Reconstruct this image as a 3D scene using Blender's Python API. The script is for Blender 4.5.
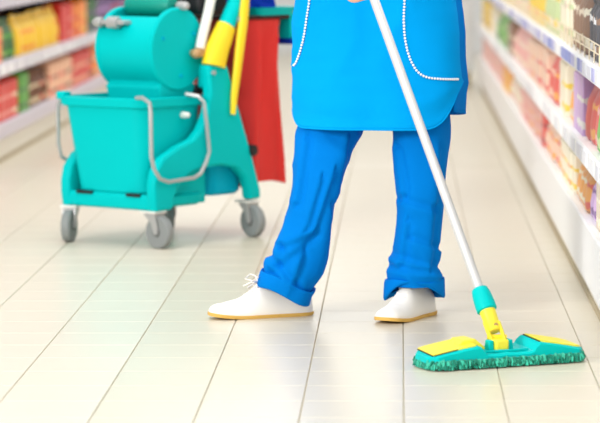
import bpy, bmesh, math, random
from mathutils import Vector, Matrix, noise
random.seed(7)
PI = math.pi

# ------------------------------------------------------------------ camera, world, lights
for o in list(bpy.data.objects):
    bpy.data.objects.remove(o)
sc = bpy.context.scene
col = sc.collection
FPX, CAM_H, PITCH = 2975.0, 1.054, math.atan(281.5 / 2975.0)
cam_d = bpy.data.cameras.new('camera')
cam = bpy.data.objects.new('camera', cam_d)
col.objects.link(cam)
cam.location = (0, 0, CAM_H)
cam.rotation_euler = (PI / 2 - PITCH, 0, 0)
cam_d.sensor_width = 36.0
cam_d.sensor_fit = 'HORIZONTAL'
cam_d.lens = FPX / 600 * 36
cam_d.shift_x = -100 / 600
cam_d.clip_end = 200
cam_d.dof.use_dof = True
cam_d.dof.focus_distance = 7.75
cam_d.dof.aperture_fstop = 4.4
sc.camera = cam

world = bpy.data.worlds.new('world')
sc.world = world
world.use_nodes = True
bg = world.node_tree.nodes['Background']
bg.inputs[0].default_value = (1.0, 0.985, 0.96, 1)
bg.inputs[1].default_value = 0.42

def area(name, loc, sx, sy, power, color=(1, 0.985, 0.95), rot=(0, 0, 0)):
    l = bpy.data.lights.new(name, 'AREA')
    l.shape = 'RECTANGLE'
    l.size, l.size_y = sx, sy
    l.energy = power
    l.color = color
    o = bpy.data.objects.new(name, l)
    o.location = loc
    o.rotation_euler = rot
    col.objects.link(o)
# rows of fluorescent ceiling lamps running along the aisle
for k in range(6):
    area('ceiling_lamp', (-0.65, 1.5 + 4.0 * k, 3.4), 1.6, 2.6, 47)
    area('ceiling_lamp', (-3.4, 1.5 + 4.0 * k, 3.4), 1.2, 2.6, 18)
    area('ceiling_lamp', (2.6, 1.5 + 4.0 * k, 3.4), 1.2, 2.6, 36)

# added key light, high on the left, to give upright faces directional shading
key_dir = Vector((-0.3, 8.2, 0.4)) - Vector((-6.2, 1.2, 3.2))
area('added_key_light', (-6.2, 1.2, 3.2), 3.0, 2.2, 520, (1, 0.99, 0.97), key_dir.to_track_quat('-Z', 'Y').to_euler())

vs = sc.view_settings
sc.display_settings.display_device = 'sRGB'
vs.view_transform = 'Standard'
vs.look = 'None'
vs.gamma = 1.0
vs.use_curve_mapping = False
vs.exposure = 0.22

# ------------------------------------------------------------------ helpers
CT, ST = math.cos(PITCH), math.sin(PITCH)
def at(px, py, d):
    """world point at distance d down the aisle"""
    q = (py + 70.0) * CT / FPX          # (H-Z)/zc
    zc = d * CT / (1 - q * ST)
    return Vector(((px - 400.0) * zc / FPX, d, CAM_H - q * zc))

def lin(c):
    c = c / 255.0
    return c / 12.92 if c <= 0.04045 else ((c + 0.055) / 1.055) ** 2.4

MATS = {}
def mat(name, rgb, rough=0.5, spec=0.4, metal=0.0, var=0.0, vscale=8.0, bump=0.0, bscale=200.0, linear=False, sheen=0.0):
    if name in MATS:
        return MATS[name]
    m = bpy.data.materials.new(name)
    m.use_nodes = True
    nt = m.node_tree
    b = nt.nodes['Principled BSDF']
    c = tuple(rgb) if linear else tuple(lin(v) for v in rgb)
    b.inputs['Base Color'].default_value = (*c, 1)
    b.inputs['Roughness'].default_value = rough
    b.inputs['Specular IOR Level'].default_value = spec
    b.inputs['Metallic'].default_value = metal
    if sheen:
        b.inputs['Sheen Weight'].default_value = sheen
    if var or bump:
        tc = nt.nodes.new('ShaderNodeTexCoord')
    if var:
        n = nt.nodes.new('ShaderNodeTexNoise')
        n.inputs['Scale'].default_value = vscale
        n.inputs['Detail'].default_value = 4
        nt.links.new(tc.outputs['Object'], n.inputs['Vector'])
        mx = nt.nodes.new('ShaderNodeMix')
        mx.data_type = 'RGBA'
        mx.inputs['A'].default_value = (*[v * (1 - var) for v in c], 1)
        mx.inputs['B'].default_value = (*[min(1, v * (1 + var)) for v in c], 1)
        nt.links.new(n.outputs['Fac'], mx.inputs['Factor'])
        nt.links.new(mx.outputs['Result'], b.inputs['Base Color'])
    if bump:
        n2 = nt.nodes.new('ShaderNodeTexNoise')
        n2.inputs['Scale'].default_value = bscale
        nt.links.new(tc.outputs['Object'], n2.inputs['Vector'])
        bp = nt.nodes.new('ShaderNodeBump')
        bp.inputs['Strength'].default_value = bump
        bp.inputs['Distance'].default_value = 0.002
        nt.links.new(n2.outputs['Fac'], bp.inputs['Height'])
        nt.links.new(bp.outputs['Normal'], b.inputs['Normal'])
    MATS[name] = m
    return m

def tag(o, label=None, cat=None, group=None, kind=None):
    if label: o['label'] = label
    if cat: o['category'] = cat
    if group: o['group'] = group
    if kind: o['kind'] = kind
    return o

def empty(name, loc=(0, 0, 0), rz=0.0):
    o = bpy.data.objects.new(name, None)
    col.objects.link(o)
    o.location = loc
    o.rotation_euler = (0, 0, rz)
    o.empty_display_size = 0.1
    return o

def link_mesh(name, me, parent=None):
    o = bpy.data.objects.new(name, me)
    col.objects.link(o)
    if parent: o.parent = parent
    return o

class MB:
    def __init__(s): s.v = []; s.f = []
    def add(s, vs_, fs):
        n = len(s.v)
        s.v += [tuple(p) for p in vs_]
        s.f += [tuple(i + n for i in f) for f in fs]
        return s
    def box(s, a, b):
        x0, y0, z0 = a; x1, y1, z1 = b
        return s.add([(x0,y0,z0),(x1,y0,z0),(x1,y1,z0),(x0,y1,z0),(x0,y0,z1),(x1,y0,z1),(x1,y1,z1),(x0,y1,z1)],
                     [(3,2,1,0),(4,5,6,7),(0,1,5,4),(1,2,6,5),(2,3,7,6),(3,0,4,7)])
    def loft(s, rings, cap0=True, cap1=True, closed=True):
        n = len(rings[0]); base = len(s.v)
        for r in rings: s.v += [tuple(p) for p in r]
        for i in range(len(rings) - 1):
            for j in range(n if closed else n - 1):
                k = (j + 1) % n
                s.f.append((base+i*n+j, base+i*n+k, base+(i+1)*n+k, base+(i+1)*n+j))
        if cap0: s.f.append(tuple(base + j for j in range(n))[::-1])
        if cap1: s.f.append(tuple(base + (len(rings)-1)*n + j for j in range(n)))
        return s
    def tube(s, path, rad, n=12, flat=None):
        path = [Vector(p) for p in path]
        if not isinstance(rad, (list, tuple)): rad = [rad] * len(path)
        rings = []; up = None
        for i, p in enumerate(path):
            t = (path[min(i+1, len(path)-1)] - path[max(i-1, 0)]).normalized()
            if up is None:
                up = t.orthogonal().normalized() if flat is None else Vector(flat)
            up = (up - t * up.dot(t)).normalized()
            sd = t.cross(up)
            rr = rad[i] if isinstance(rad[i], (list, tuple)) else (rad[i], rad[i])
            rings.append([p + up*(math.cos(2*PI*k/n)*rr[0]) + sd*(math.sin(2*PI*k/n)*rr[1]) for k in range(n)])
        return s.loft(rings)
    def lathe(s, prof, n=24, c=(0,0,0), axis='z'):
        rings = []
        for r, h in prof:
            ring = []
            for k in range(n):
                a = 2*PI*k/n
                x, y, z = r*math.cos(a), r*math.sin(a), h
                if axis == 'y': x, y, z = x, -z, y
                if axis == 'x': x, y, z = z, x, y
                ring.append((c[0]+x, c[1]+y, c[2]+z))
            rings.append(ring)
        return s.loft(rings)
    def prism(s, poly, y0, y1):
        """polygon in x,z extruded along y"""
        n = len(poly)
        vs_ = [(p[0], y0, p[1]) for p in poly] + [(p[0], y1, p[1]) for p in poly]
        fs = [tuple(range(n)), tuple(range(2*n-1, n-1, -1))]
        for i in range(n):
            j = (i+1) % n
            fs.append((j, i, i+n, j+n))
        return s.add(vs_, fs)
    def capsule(s, p, q, r1, r2, n=14, m=5):
        p, q = Vector(p), Vector(q)
        t = (q - p)
        t = t.normalized() if t.length > 1e-6 else Vector((0,0,1))
        path = []; rad = []
        for i in range(m):
            a = PI/2*(1 - i/m)
            path.append(p - t*r1*math.sin(a)); rad.append(max(r1*math.cos(a), 1e-4))
        path += [p, q]; rad += [r1, r2]
        for i in range(1, m+1):
            a = PI/2*i/m
            path.append(q + t*r2*math.sin(a)); rad.append(max(r2*math.cos(a), 1e-4))
        up = t.orthogonal().normalized(); sd = t.cross(up)
        return s.loft([[c + up*(math.cos(2*PI*k/n)*r) + sd*(math.sin(2*PI*k/n)*r) for k in range(n)] for c, r in zip(path, rad)])
    def ellipsoid(s, c, r, n=20, m=12):
        rings = []
        for i in range(m+1):
            a = -PI/2 + PI*i/m
            cr = max(math.cos(a), 1e-3)
            rings.append([(c[0]+r[0]*cr*math.cos(2*PI*k/n), c[1]+r[1]*cr*math.sin(2*PI*k/n), c[2]+r[2]*math.sin(a)) for k in range(n)])
        return s.loft(rings)
    def mesh(s, name, smooth=True, angle=38):
        me = bpy.data.meshes.new(name)
        me.from_pydata(s.v, [], s.f)
        bm = bmesh.new(); bm.from_mesh(me)
        bmesh.ops.recalc_face_normals(bm, faces=bm.faces)
        bm.to_mesh(me); bm.free()
        if smooth:
            me.polygons.foreach_set('use_smooth', [True]*len(me.polygons))
            me.set_sharp_from_angle(angle=math.radians(angle))
        return me
    def build(s, name, m, parent=None, bevel=0.0, smooth=True, angle=38, seg=2, solid=0.0):
        me = s.mesh(name, smooth, angle)
        me.materials.append(m)
        o = link_mesh(name, me, parent)
        if solid:
            md = o.modifiers.new('thickness', 'SOLIDIFY'); md.thickness = solid; md.offset = 0
        if bevel:
            md = o.modifiers.new('bevel', 'BEVEL'); md.width = bevel; md.segments = seg; md.limit_method = 'ANGLE'
            md.angle_limit = math.radians(40); md.harden_normals = False
        return o

def interp(keys, z):
    """piecewise smooth interpolation of tuples keyed by first entry (ascending)"""
    if z <= keys[0][0]: return keys[0][1:]
    if z >= keys[-1][0]: return keys[-1][1:]
    for a, b in zip(keys, keys[1:]):
        if a[0] <= z <= b[0]:
            t = (z - a[0]) / (b[0] - a[0])
            ia = keys.index(a); ib = ia + 1
            p0 = keys[max(ia-1, 0)]; p3 = keys[min(ib+1, len(keys)-1)]
            out = []
            for k in range(1, len(a)):
                h = b[0] - a[0]
                m1 = (b[k]-p0[k])/max(b[0]-p0[0], 1e-6)*h
                m2 = (p3[k]-a[k])/max(p3[0]-a[0], 1e-6)*h
                t2, t3 = t*t, t*t*t
                out.append((2*t3-3*t2+1)*a[k] + (t3-2*t2+t)*m1 + (-2*t3+3*t2)*b[k] + (t3-t2)*m2)
            return tuple(out)

def sstep(a, b, x):
    t = max(0.0, min(1.0, (x-a)/(b-a)))
    return t*t*(3-2*t)

def rrect(x0, x1, y0, y1, r, z, n=5):
    pts = []
    for cx, cy, a0 in ((x1-r, y1-r, 0), (x0+r, y1-r, PI/2), (x0+r, y0+r, PI), (x1-r, y0+r, 1.5*PI)):
        for k in range(n+1):
            a = a0 + PI/2*k/n
            pts.append((cx + r*math.cos(a), cy + r*math.sin(a), z))
    return pts

# ------------------------------------------------------------------ materials
M_TILE = mat('tile_cream', (219, 211, 192), 0.28, 0.5, var=0.035, vscale=3.0)
M_GROUT = mat('grout', (186, 176, 154), 0.9, 0.1)
M_TEAL = mat('teal_plastic', (0, 0.525, 0.53), 0.45, 0.05, linear=True)
M_TEALB = mat('cyan_plastic', (0, 0.42, 0.62), 0.42, 0.05, linear=True)
M_DGREEN = mat('green_roller', (0, 0.30, 0.23), 0.45, 0.3, linear=True)
M_YEL = mat('yellow_plastic', (0.93, 0.68, 0.02), 0.4, 0.35, linear=True)
M_YELP = mat('mop_yellow_plastic', (0.95, 0.80, 0.06), 0.4, 0.3, linear=True)
M_RED = mat('red_vinyl', (0.70, 0.028, 0.024), 0.5, 0.3, var=0.06, vscale=5, linear=True)
M_WHITE = mat('white_plastic', (240, 238, 232), 0.4, 0.4)
M_METAL = mat('grey_metal', (178, 178, 178), 0.4, 0.5, metal=0.35)
M_WHEEL = mat('grey_rubber', (138, 142, 142), 0.6, 0.3)
M_HUB = mat('wheel_disc', (110, 112, 112), 0.5, 0.4)
M_DARK = mat('black_plastic', (25, 24, 28), 0.5, 0.4)
M_BROWN = mat('dark_strap', (60, 32, 28), 0.7, 0.2)
M_BRASS = mat('worn_joint', (190, 150, 105), 0.45, 0.5, metal=0.3)
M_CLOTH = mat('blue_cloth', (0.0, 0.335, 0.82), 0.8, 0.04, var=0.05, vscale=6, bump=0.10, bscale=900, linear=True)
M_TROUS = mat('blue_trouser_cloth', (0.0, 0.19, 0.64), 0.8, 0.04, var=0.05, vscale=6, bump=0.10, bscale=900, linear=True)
M_TRIM = mat('white_trim', (245, 243, 240), 0.8, 0.1)
M_SHOE = mat('white_canvas', (250, 247, 242), 0.8, 0.15, bump=0.08, bscale=700)
M_LACE = mat('lace_white', (236, 230, 224), 0.8, 0.1)
M_SOLE = mat('tan_sole', (222, 178, 92), 0.6, 0.3)
M_SKIN = mat('skin', (232, 182, 160), 0.55, 0.35, var=0.04, vscale=20)
M_HAIR = mat('brown_hair', (70, 45, 30), 0.5, 0.4, var=0.2, vscale=60)
M_EYE = mat('eye', (40, 30, 25), 0.2, 0.5)
M_HANDLE = mat('handle_coat', (206, 206, 207), 0.3, 0.5, metal=0.15)
M_FRINGE = mat('green_fringe', (0.006, 0.24, 0.16), 0.9, 0.1, var=0.55, vscale=90, linear=True, sheen=0.3)
M_FRINGEL = mat('light_green_fringe', (0.05, 0.52, 0.36), 0.9, 0.05, var=0.3, vscale=90, linear=True, sheen=0.3)
M_FTEAL = mat('mop_teal', (0.0, 0.55, 0.54), 0.42, 0.08, linear=True)
M_SHELF = mat('shelf_white', (240, 240, 240), 0.45, 0.4)
M_RAILL = mat('rail_lilac', (206, 200, 214), 0.4, 0.4)
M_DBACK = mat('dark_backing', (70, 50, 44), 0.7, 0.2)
M_KICK = mat('kick_plate', (236, 232, 222), 0.5, 0.3)
M_DKICK = mat('dark_kick_strip', (176, 162, 134), 0.6, 0.3)
M_BLUE = mat('navy_blue_cloth', (10, 50, 165), 0.8, 0.1, var=0.1, vscale=10)
M_WALL = mat('pale_wall', (232, 234, 236), 0.8, 0.2)
M_WIRE = mat('pale_wire', (236, 222, 190), 0.35, 0.5, metal=0.2)

# ------------------------------------------------------------------ floor
floor = tag(MB().box((-4, -0.5, -0.06), (3, 27, -0.004)).build('floor', M_GROUT, smooth=False), kind='structure')
T = 0.2266
GX, GY = 0.0023, 0.0026
def tile_geo(mb, x0, y0):
    x1, y1 = x0 + T - GX, y0 + T - GY
    c = 0.0012
    mb.add([(x0,y0,-.004),(x1,y0,-.004),(x1,y1,-.004),(x0,y1,-.004),
            (x0,y0,-c),(x1,y0,-c),(x1,y1,-c),(x0,y1,-c),
            (x0+c,y0+c,0),(x1-c,y0+c,0),(x1-c,y1-c,0),(x0+c,y1-c,0)],
           [(0,1,5,4),(1,2,6,5),(2,3,7,6),(3,0,4,7),(4,5,9,8),(5,6,10,9),(6,7,11,10),(7,4,8,11),(8,9,10,11)])
tile_me = []
for k in range(4):
    g = MB(); tile_geo(g, GX/2, GY/2)
    me = g.mesh('tile', smooth=False)
    tc = [(221, 213, 195), (216, 208, 189), (223, 216, 199), (219, 211, 193)][k]
    me.materials.append(mat('tile_cream_%d' % k, tc, 0.3, 0.45, var=0.03, vscale=4.0))
    tile_me.append(me)
ROW0 = 6.844 - 4*T            # a joint lies at 6.844 m
cells = []
for j in range(-24, 88):
    y = ROW0 + j*T
    for i in range(-17, 13):
        x = 0.0085 + i*T
        yc = y + T/2
        zc = yc*CT + CAM_H*ST
        vis = (x + T > -400.0*zc/FPX) and (x < 200.0*zc/FPX) and y + T > 6.2 and -2.05 < x < 0.56
        cells.append((0 if vis else 1, yc, x, y))
cells.sort()
rest = MB()
for n, (nv, yc, x, y) in enumerate(cells):
    if nv == 0 and n < 298:
        o = link_mesh('tile', tile_me[(int(x*37+50)*7 + int(y*53)) % 4], floor)
        o.location = (x, y, 0)
    else:
        tile_geo(rest, x + GX/2, y + GY/2)
tag(rest.build('tile_field', M_TILE, floor, smooth=False), kind='stuff')

# far end of the shop
tag(MB().box((-8, 25.6, 0), (7, 25.75, 3.6)).build('wall_back', M_WALL, smooth=False), kind='structure')

# ------------------------------------------------------------------ shelving runs
def rail_mat(name, base, tint):
    m = mat(name, base, 0.4, 0.4)
    return m
TAG_M = [mat('tag_lilac', (186, 186, 226), 0.5, 0.3), mat('tag_white', (245, 245, 248), 0.5, 0.3),
         mat('tag_blue', (146, 156, 212), 0.5, 0.3), mat('tag_grey', (226, 226, 232), 0.5, 0.3)]
def shelving(side, xf, xk, depth, y0, y1, bay, levels, top, label, railm, tags, fence):
    """side +1: run on the right whose front faces -x; xf = rail front, xk = kick plate front"""
    s = side
    root = empty('shelving_run', (xf, (y0+y1)/2, 0))
    tag(root, label, 'shelving', 'aisle shelving runs')
    ym = (y0+y1)/2
    def B(a, b): return MB().box((min(a[0],b[0]), a[1], a[2]), (max(a[0],b[0]), b[1], b[2]))
    X = lambda w: s*(w)                         # local distance behind the rail front
    kx = abs(xk - xf)
    B((X(depth), y0-ym, 0.0), (X(depth+0.03), y1-ym, top)).build('back_panel', M_SHELF if side > 0 else M_DBACK, root)  # left panel's dark brown also paints in the shade above the packages
    base = levels[0]
    B((X(kx), y0-ym, 0.0), (X(depth), y1-ym, base[0]-0.03)).build('plinth', M_KICK, root, bevel=0.004)
    B((X(kx-0.006), y0-ym, 0.0), (X(kx), y1-ym, 0.018)).build('kick_strip', M_DKICK, root)
    nb = int(round((y1-y0)/bay))
    shared = {}
    for b in range(nb):
        yb0 = y0 - ym + b*bay
        for li, (zt, zb) in enumerate(levels):
            key = li
            if key not in shared:
                bm_ = B((X(0.012), 0.003, zt-0.03), (X(depth), bay-0.003, zt-0.004)).mesh('shelf_board', False)
                bm_.materials.append(M_SHELF)
                prof = [(0.0, zb), (0.0, zt-0.006), (0.004, zt), (0.02, zt), (0.02, zb)]
                r = MB(); r.add([(X(p[0]), 0.002, p[1]) for p in prof] + [(X(p[0]), bay-0.002, p[1]) for p in prof],
                                [(0,1,2,3,4), (9,8,7,6,5)] + [((i+1) % 5, i, i+5, (i+1) % 5+5) for i in range(5)])
                rm = r.mesh('price_rail', False); rm.materials.append(railm)
                shared[key] = (bm_, rm)
            board = link_mesh('shelf_board', shared[key][0], root)
            board.location = (0, yb0, 0)
            link_mesh('price_rail', shared[key][1], board)
            if tags and li in tags:
                y = 0.03
                while y < bay - 0.1:
                    w = random.choice((0.10, 0.14, 0.18))
                    h0, h1 = zb + 0.006, zt - 0.009
                    if ('t', li, w) not in shared:
                        tm = []
                        for q in range(4):
                            t_ = B((X(-0.003), 0, h0), (X(0.0), w, h1)).mesh('price_tag', False)
                            t_.materials.append(TAG_M[q]); tm.append(t_)
                        shared[('t', li, w)] = tm
                    t = link_mesh('price_tag', random.choice(shared[('t', li, w)][:] if (li == tags[-1] and side > 0) else shared[('t', li, w)][1:4:2]), board)
                    t.location = (0, y, 0)
                    y += w + (random.uniform(0.008, 0.03) if li == 2 else random.uniform(0.05, 0.16))
            if fence and li in fence:
                f = MB()
                for hz in (0.03, 0.055):
                    f.tube([(X(0.012), 0, zt+hz), (X(0.012), bay, zt+hz)], 0.0022, 6)
                for q in range(7):
                    yy = 0.02 + q*(bay-0.04)/6
                    f.tube([(X(0.012), yy, zt-0.002), (X(0.012), yy, zt+0.055)], 0.002, 6)
                fo = f.build('wire_fence', M_WIRE, board)
        up = B((X(depth-0.03), yb0-0.02, 0), (X(depth+0.001), yb0+0.02, top)).build('upright', M_SHELF, root)
    return root

R_LEV = [(0.236, 0.075), (0.446, 0.391), (0.6916, 0.6425), (1.02, 0.97)]
L_LEV = [(0.185, 0.118), (0.457, 0.397), (0.762, 0.70), (1.06, 1.0)]
shelving(1, 0.52, 0.546, 0.45, 6.6, 19.8, 1.32, R_LEV, 1.7,
         'white supermarket shelving run beside the mop, with rows of blurred packages', M_SHELF, (1, 2), (2,))
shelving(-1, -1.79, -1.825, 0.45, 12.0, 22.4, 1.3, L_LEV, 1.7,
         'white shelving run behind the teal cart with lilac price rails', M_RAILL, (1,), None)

# ------------------------------------------------------------------ packages on the shelves
PCOL = {
 'red': (222, 62, 52), 'dark red': (150, 18, 30), 'orange': (246, 150, 50), 'yellow': (248, 206, 40), 'green': (96, 172, 60),
 'dark green': (52, 118, 62), 'purple': (204, 156, 220), 'violet': (104, 60, 130), 'cream': (246, 234, 202), 'pink': (240, 160, 150), 'peach': (246, 196, 164),
 'brown': (120, 78, 52), 'black': (36, 34, 40), 'white': (240, 238, 234), 'pale green': (190, 212, 140), 'beige': (222, 200, 170),
}
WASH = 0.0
def pack_mat(c, alt):
    key = 'pack_%s_%s_%d' % (c, alt, WASH*100)
    if key in MATS: return MATS[key]
    m = bpy.data.materials.new(key.replace(' ', '_')); m.use_nodes = True
    nt = m.node_tree; b = nt.nodes['Principled BSDF']
    b.inputs['Roughness'].default_value = 0.4
    tc = nt.nodes.new('ShaderNodeTexCoord')
    sp = nt.nodes.new('ShaderNodeSeparateXYZ')
    nt.links.new(tc.outputs['Generated'], sp.inputs[0])
    cr = nt.nodes.new('ShaderNodeValToRGB')
    cr.color_ramp.interpolation = 'CONSTANT'
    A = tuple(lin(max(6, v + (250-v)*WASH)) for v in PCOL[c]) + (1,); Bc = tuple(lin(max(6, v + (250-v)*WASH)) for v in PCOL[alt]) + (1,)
    e = cr.color_ramp.elements
    e[0].position = 0; e[0].color = A
    e[1].position = 0.2; e[1].color = Bc
    for p, cc in ((0.32, A), (0.62, Bc), (0.7, A)):
        q = e.new(p); q.color = cc
    nz = nt.nodes.new('ShaderNodeTexNoise'); nz.inputs['Scale'].default_value = 5
    nt.links.new(tc.outputs['Generated'], nz.inputs['Vector'])
    ma = nt.nodes.new('ShaderNodeMath'); ma.operation = 'MULTIPLY_ADD'
    ma.inputs[1].default_value = 0.18
    nt.links.new(nz.outputs['Fac'], ma.inputs[0]); nt.links.new(sp.outputs['Z'], ma.inputs[2])
    nt.links.new(ma.outputs[0], cr.inputs[0])
    nt.links.new(cr.outputs['Color'], b.inputs['Base Color'])
    MATS[key] = m
    return m

PM = {}
def pack_mesh(kind, w, d, h, c, alt):
    """base at z=0, centred on x,y; width along y"""
    key = (kind, round(w, 2), round(h, 2), c, alt, WASH)
    if key in PM: return PM[key]
    g = MB()
    if kind == 'carton':
        e = 0.004
        g.loft([rrect(-d/2, d/2, -w/2, w/2, e, 0, 1), rrect(-d/2, d/2, -w/2, w/2, e, h*0.93, 1),
                rrect(-d/2+e, d/2-e, -w/2+e, w/2-e, e, h*0.93+e, 1), rrect(-d*0.2, d*0.2, -w/2+e, w/2-e, e, h, 1)])
    elif kind == 'pouch':
        rings = []
        for t, sx, sy in ((0, .8, .92), (.06, 1, 1), (.3, 1.02, .98), (.6, .85, .97), (.84, .35, .99), (.88, .06, 1.0), (1, .05, 1.0)):
            rings.append([(d/2*sx*math.cos(a)*(abs(math.cos(a))**-.4 if abs(math.cos(a)) > .05 else 1), w/2*sy*math.sin(a)*(abs(math.sin(a))**-.5 if abs(math.sin(a)) > .05 else 1), h*t)
                          for a in [2*PI*k/12 for k in range(12)]])
        g.loft(rings)
    elif kind == 'jar':
        r = min(w, d)/2
        g.lathe([(r*.9, 0), (r, h*.03), (r, h*.66), (r*.8, h*.76), (r*.78, h*.8), (r*.84, h*.81), (r*.84, h*.98), (r*.78, h)], 14)
    elif kind == 'bottle':
        r = min(w, d)/2
        g.lathe([(r*.9, 0), (r, h*.03), (r, h*.5), (r*.75, h*.62), (r*.36, h*.74), (r*.3, h*.88), (r*.38, h*.89), (r*.38, h*.99), (r*.3, h)], 14)
    me = g.mesh(kind, True)
    me.materials.append(pack_mat(c, alt))
    PM[key] = me
    return me

ORD = ['first','second','third','fourth','fifth','sixth','seventh','eighth','ninth','tenth','eleventh','twelfth','thirteenth','fourteenth','fifteenth',
       'sixteenth','seventeenth','eighteenth','nineteenth']
TENS = {2: ('twentieth','twenty'), 3: ('thirtieth','thirty'), 4: ('fortieth','forty'), 5: ('fiftieth','fifty'), 6: ('sixtieth','sixty'), 7: ('seventieth','seventy'), 8: ('eightieth','eighty'), 9: ('ninetieth','ninety')}
def ordinal(n):
    if n <= 19: return ORD[n-1]
    t, u = divmod(n, 10)
    return TENS[t][0] if u == 0 else TENS[t][1] + '-' + ORD[u-1]
NAMES = {'carton': 'carton', 'pouch': 'packet', 'jar': 'jar', 'bottle': 'bottle'}
def fill(xf, side, z, hmax, runs, y0, where, group):
    y = y0; n = 0; ymax = 19.78 if side > 0 else 22.38
    for (yend, c, alts, kind, w, hf) in runs:
        yend *= 1.025 if side > 0 else 1.015
        while y + w*0.5 < yend and y + w < ymax:
            n += 1
            ww = w*random.choice((0.94, 1.0)); h = hmax*hf*random.choice((0.93, 1.0, 0.97))
            dd = {'carton': 0.10, 'pouch': 0.09, 'jar': ww, 'bottle': ww}[kind]
            alt = random.choice(alts)
            o = link_mesh(NAMES[kind] if kind != 'pouch' else 'packet', pack_mesh(kind, ww, dd, h, c, alt))
            o.location = (xf + side*(0.022 + dd/2 + random.uniform(0, .008)), y + w/2, z + 0.0005 - 0.004)
            if kind in ('jar', 'bottle'): o.rotation_euler.z = random.uniform(0, 6)
            tag(o, '%s %s on %s, %s from the %s' % (c, NAMES[kind], where[0], ordinal(n), where[1]), NAMES[kind], group)
            y += w + 0.006
        y = max(y, yend)
nr = "photo's right edge"
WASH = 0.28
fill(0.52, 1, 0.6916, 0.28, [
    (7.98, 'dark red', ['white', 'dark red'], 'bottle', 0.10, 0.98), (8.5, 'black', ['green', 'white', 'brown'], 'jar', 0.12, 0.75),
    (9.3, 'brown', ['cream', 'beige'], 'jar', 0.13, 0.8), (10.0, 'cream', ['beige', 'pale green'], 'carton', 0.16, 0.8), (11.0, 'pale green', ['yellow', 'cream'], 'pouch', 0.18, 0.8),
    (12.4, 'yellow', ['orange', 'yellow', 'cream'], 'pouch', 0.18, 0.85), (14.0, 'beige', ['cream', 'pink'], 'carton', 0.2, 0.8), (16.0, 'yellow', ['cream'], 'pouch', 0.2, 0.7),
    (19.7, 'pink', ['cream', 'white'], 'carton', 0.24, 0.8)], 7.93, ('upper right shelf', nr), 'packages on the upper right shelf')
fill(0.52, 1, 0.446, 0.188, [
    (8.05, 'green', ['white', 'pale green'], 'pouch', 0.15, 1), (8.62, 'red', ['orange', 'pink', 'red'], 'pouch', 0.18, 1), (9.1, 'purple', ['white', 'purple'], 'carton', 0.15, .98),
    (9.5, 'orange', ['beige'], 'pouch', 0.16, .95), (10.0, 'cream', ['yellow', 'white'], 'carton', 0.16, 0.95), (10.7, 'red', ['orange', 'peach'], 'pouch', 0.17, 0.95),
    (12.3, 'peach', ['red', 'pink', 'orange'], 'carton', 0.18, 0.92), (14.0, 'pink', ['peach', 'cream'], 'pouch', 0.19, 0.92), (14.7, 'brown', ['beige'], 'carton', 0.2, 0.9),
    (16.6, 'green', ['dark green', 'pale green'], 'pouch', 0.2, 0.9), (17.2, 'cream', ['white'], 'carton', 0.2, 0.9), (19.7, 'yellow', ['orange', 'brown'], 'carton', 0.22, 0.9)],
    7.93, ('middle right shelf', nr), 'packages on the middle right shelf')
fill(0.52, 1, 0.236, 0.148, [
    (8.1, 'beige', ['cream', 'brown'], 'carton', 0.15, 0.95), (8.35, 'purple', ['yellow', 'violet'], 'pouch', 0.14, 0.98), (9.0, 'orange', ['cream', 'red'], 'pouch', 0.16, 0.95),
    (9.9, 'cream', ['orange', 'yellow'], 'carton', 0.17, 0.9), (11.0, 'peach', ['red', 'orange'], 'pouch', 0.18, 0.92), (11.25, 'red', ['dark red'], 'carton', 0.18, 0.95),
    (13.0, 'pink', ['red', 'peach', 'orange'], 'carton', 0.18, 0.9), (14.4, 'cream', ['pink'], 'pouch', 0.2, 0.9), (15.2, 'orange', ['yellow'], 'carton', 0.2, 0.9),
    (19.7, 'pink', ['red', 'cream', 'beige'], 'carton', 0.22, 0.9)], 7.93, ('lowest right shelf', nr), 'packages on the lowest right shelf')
nl = "photo's left edge"
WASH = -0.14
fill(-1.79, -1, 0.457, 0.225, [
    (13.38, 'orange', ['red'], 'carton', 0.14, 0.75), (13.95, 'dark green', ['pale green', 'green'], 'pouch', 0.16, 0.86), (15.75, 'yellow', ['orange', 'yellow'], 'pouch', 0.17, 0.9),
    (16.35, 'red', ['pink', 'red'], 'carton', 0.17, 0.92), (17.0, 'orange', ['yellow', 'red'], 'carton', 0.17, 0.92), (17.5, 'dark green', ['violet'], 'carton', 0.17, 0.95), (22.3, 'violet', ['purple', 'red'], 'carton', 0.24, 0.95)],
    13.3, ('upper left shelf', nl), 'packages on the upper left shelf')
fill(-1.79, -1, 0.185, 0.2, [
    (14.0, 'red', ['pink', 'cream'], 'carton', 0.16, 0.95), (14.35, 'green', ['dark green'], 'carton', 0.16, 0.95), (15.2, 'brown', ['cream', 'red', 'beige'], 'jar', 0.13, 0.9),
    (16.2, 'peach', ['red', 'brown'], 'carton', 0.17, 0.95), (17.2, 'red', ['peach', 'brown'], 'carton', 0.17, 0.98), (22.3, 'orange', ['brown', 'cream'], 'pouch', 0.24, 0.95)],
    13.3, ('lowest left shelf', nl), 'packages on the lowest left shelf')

# pale display cabinet at the far end of the aisle
cab = tag(empty('display_cabinet', (0.20, 20.3, 0)), 'blurred pale display cabinet at the far end of the aisle', 'cabinet')
MB().box((-0.28, -0.28, 0.1), (0.30, 0.3, 1.5)).build('body', M_WALL, cab, bevel=0.01)
MB().box((-0.26, -0.26, 0.0), (0.28, 0.28, 0.1)).build('plinth', M_DKICK, cab)
for k in range(3):
    MB().box((-0.24, -0.295, 0.16 + 0.44*k), (0.26, -0.275, 0.56 + 0.44*k)).build('front_panel', M_SHELF, cab, bevel=0.006)

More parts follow.
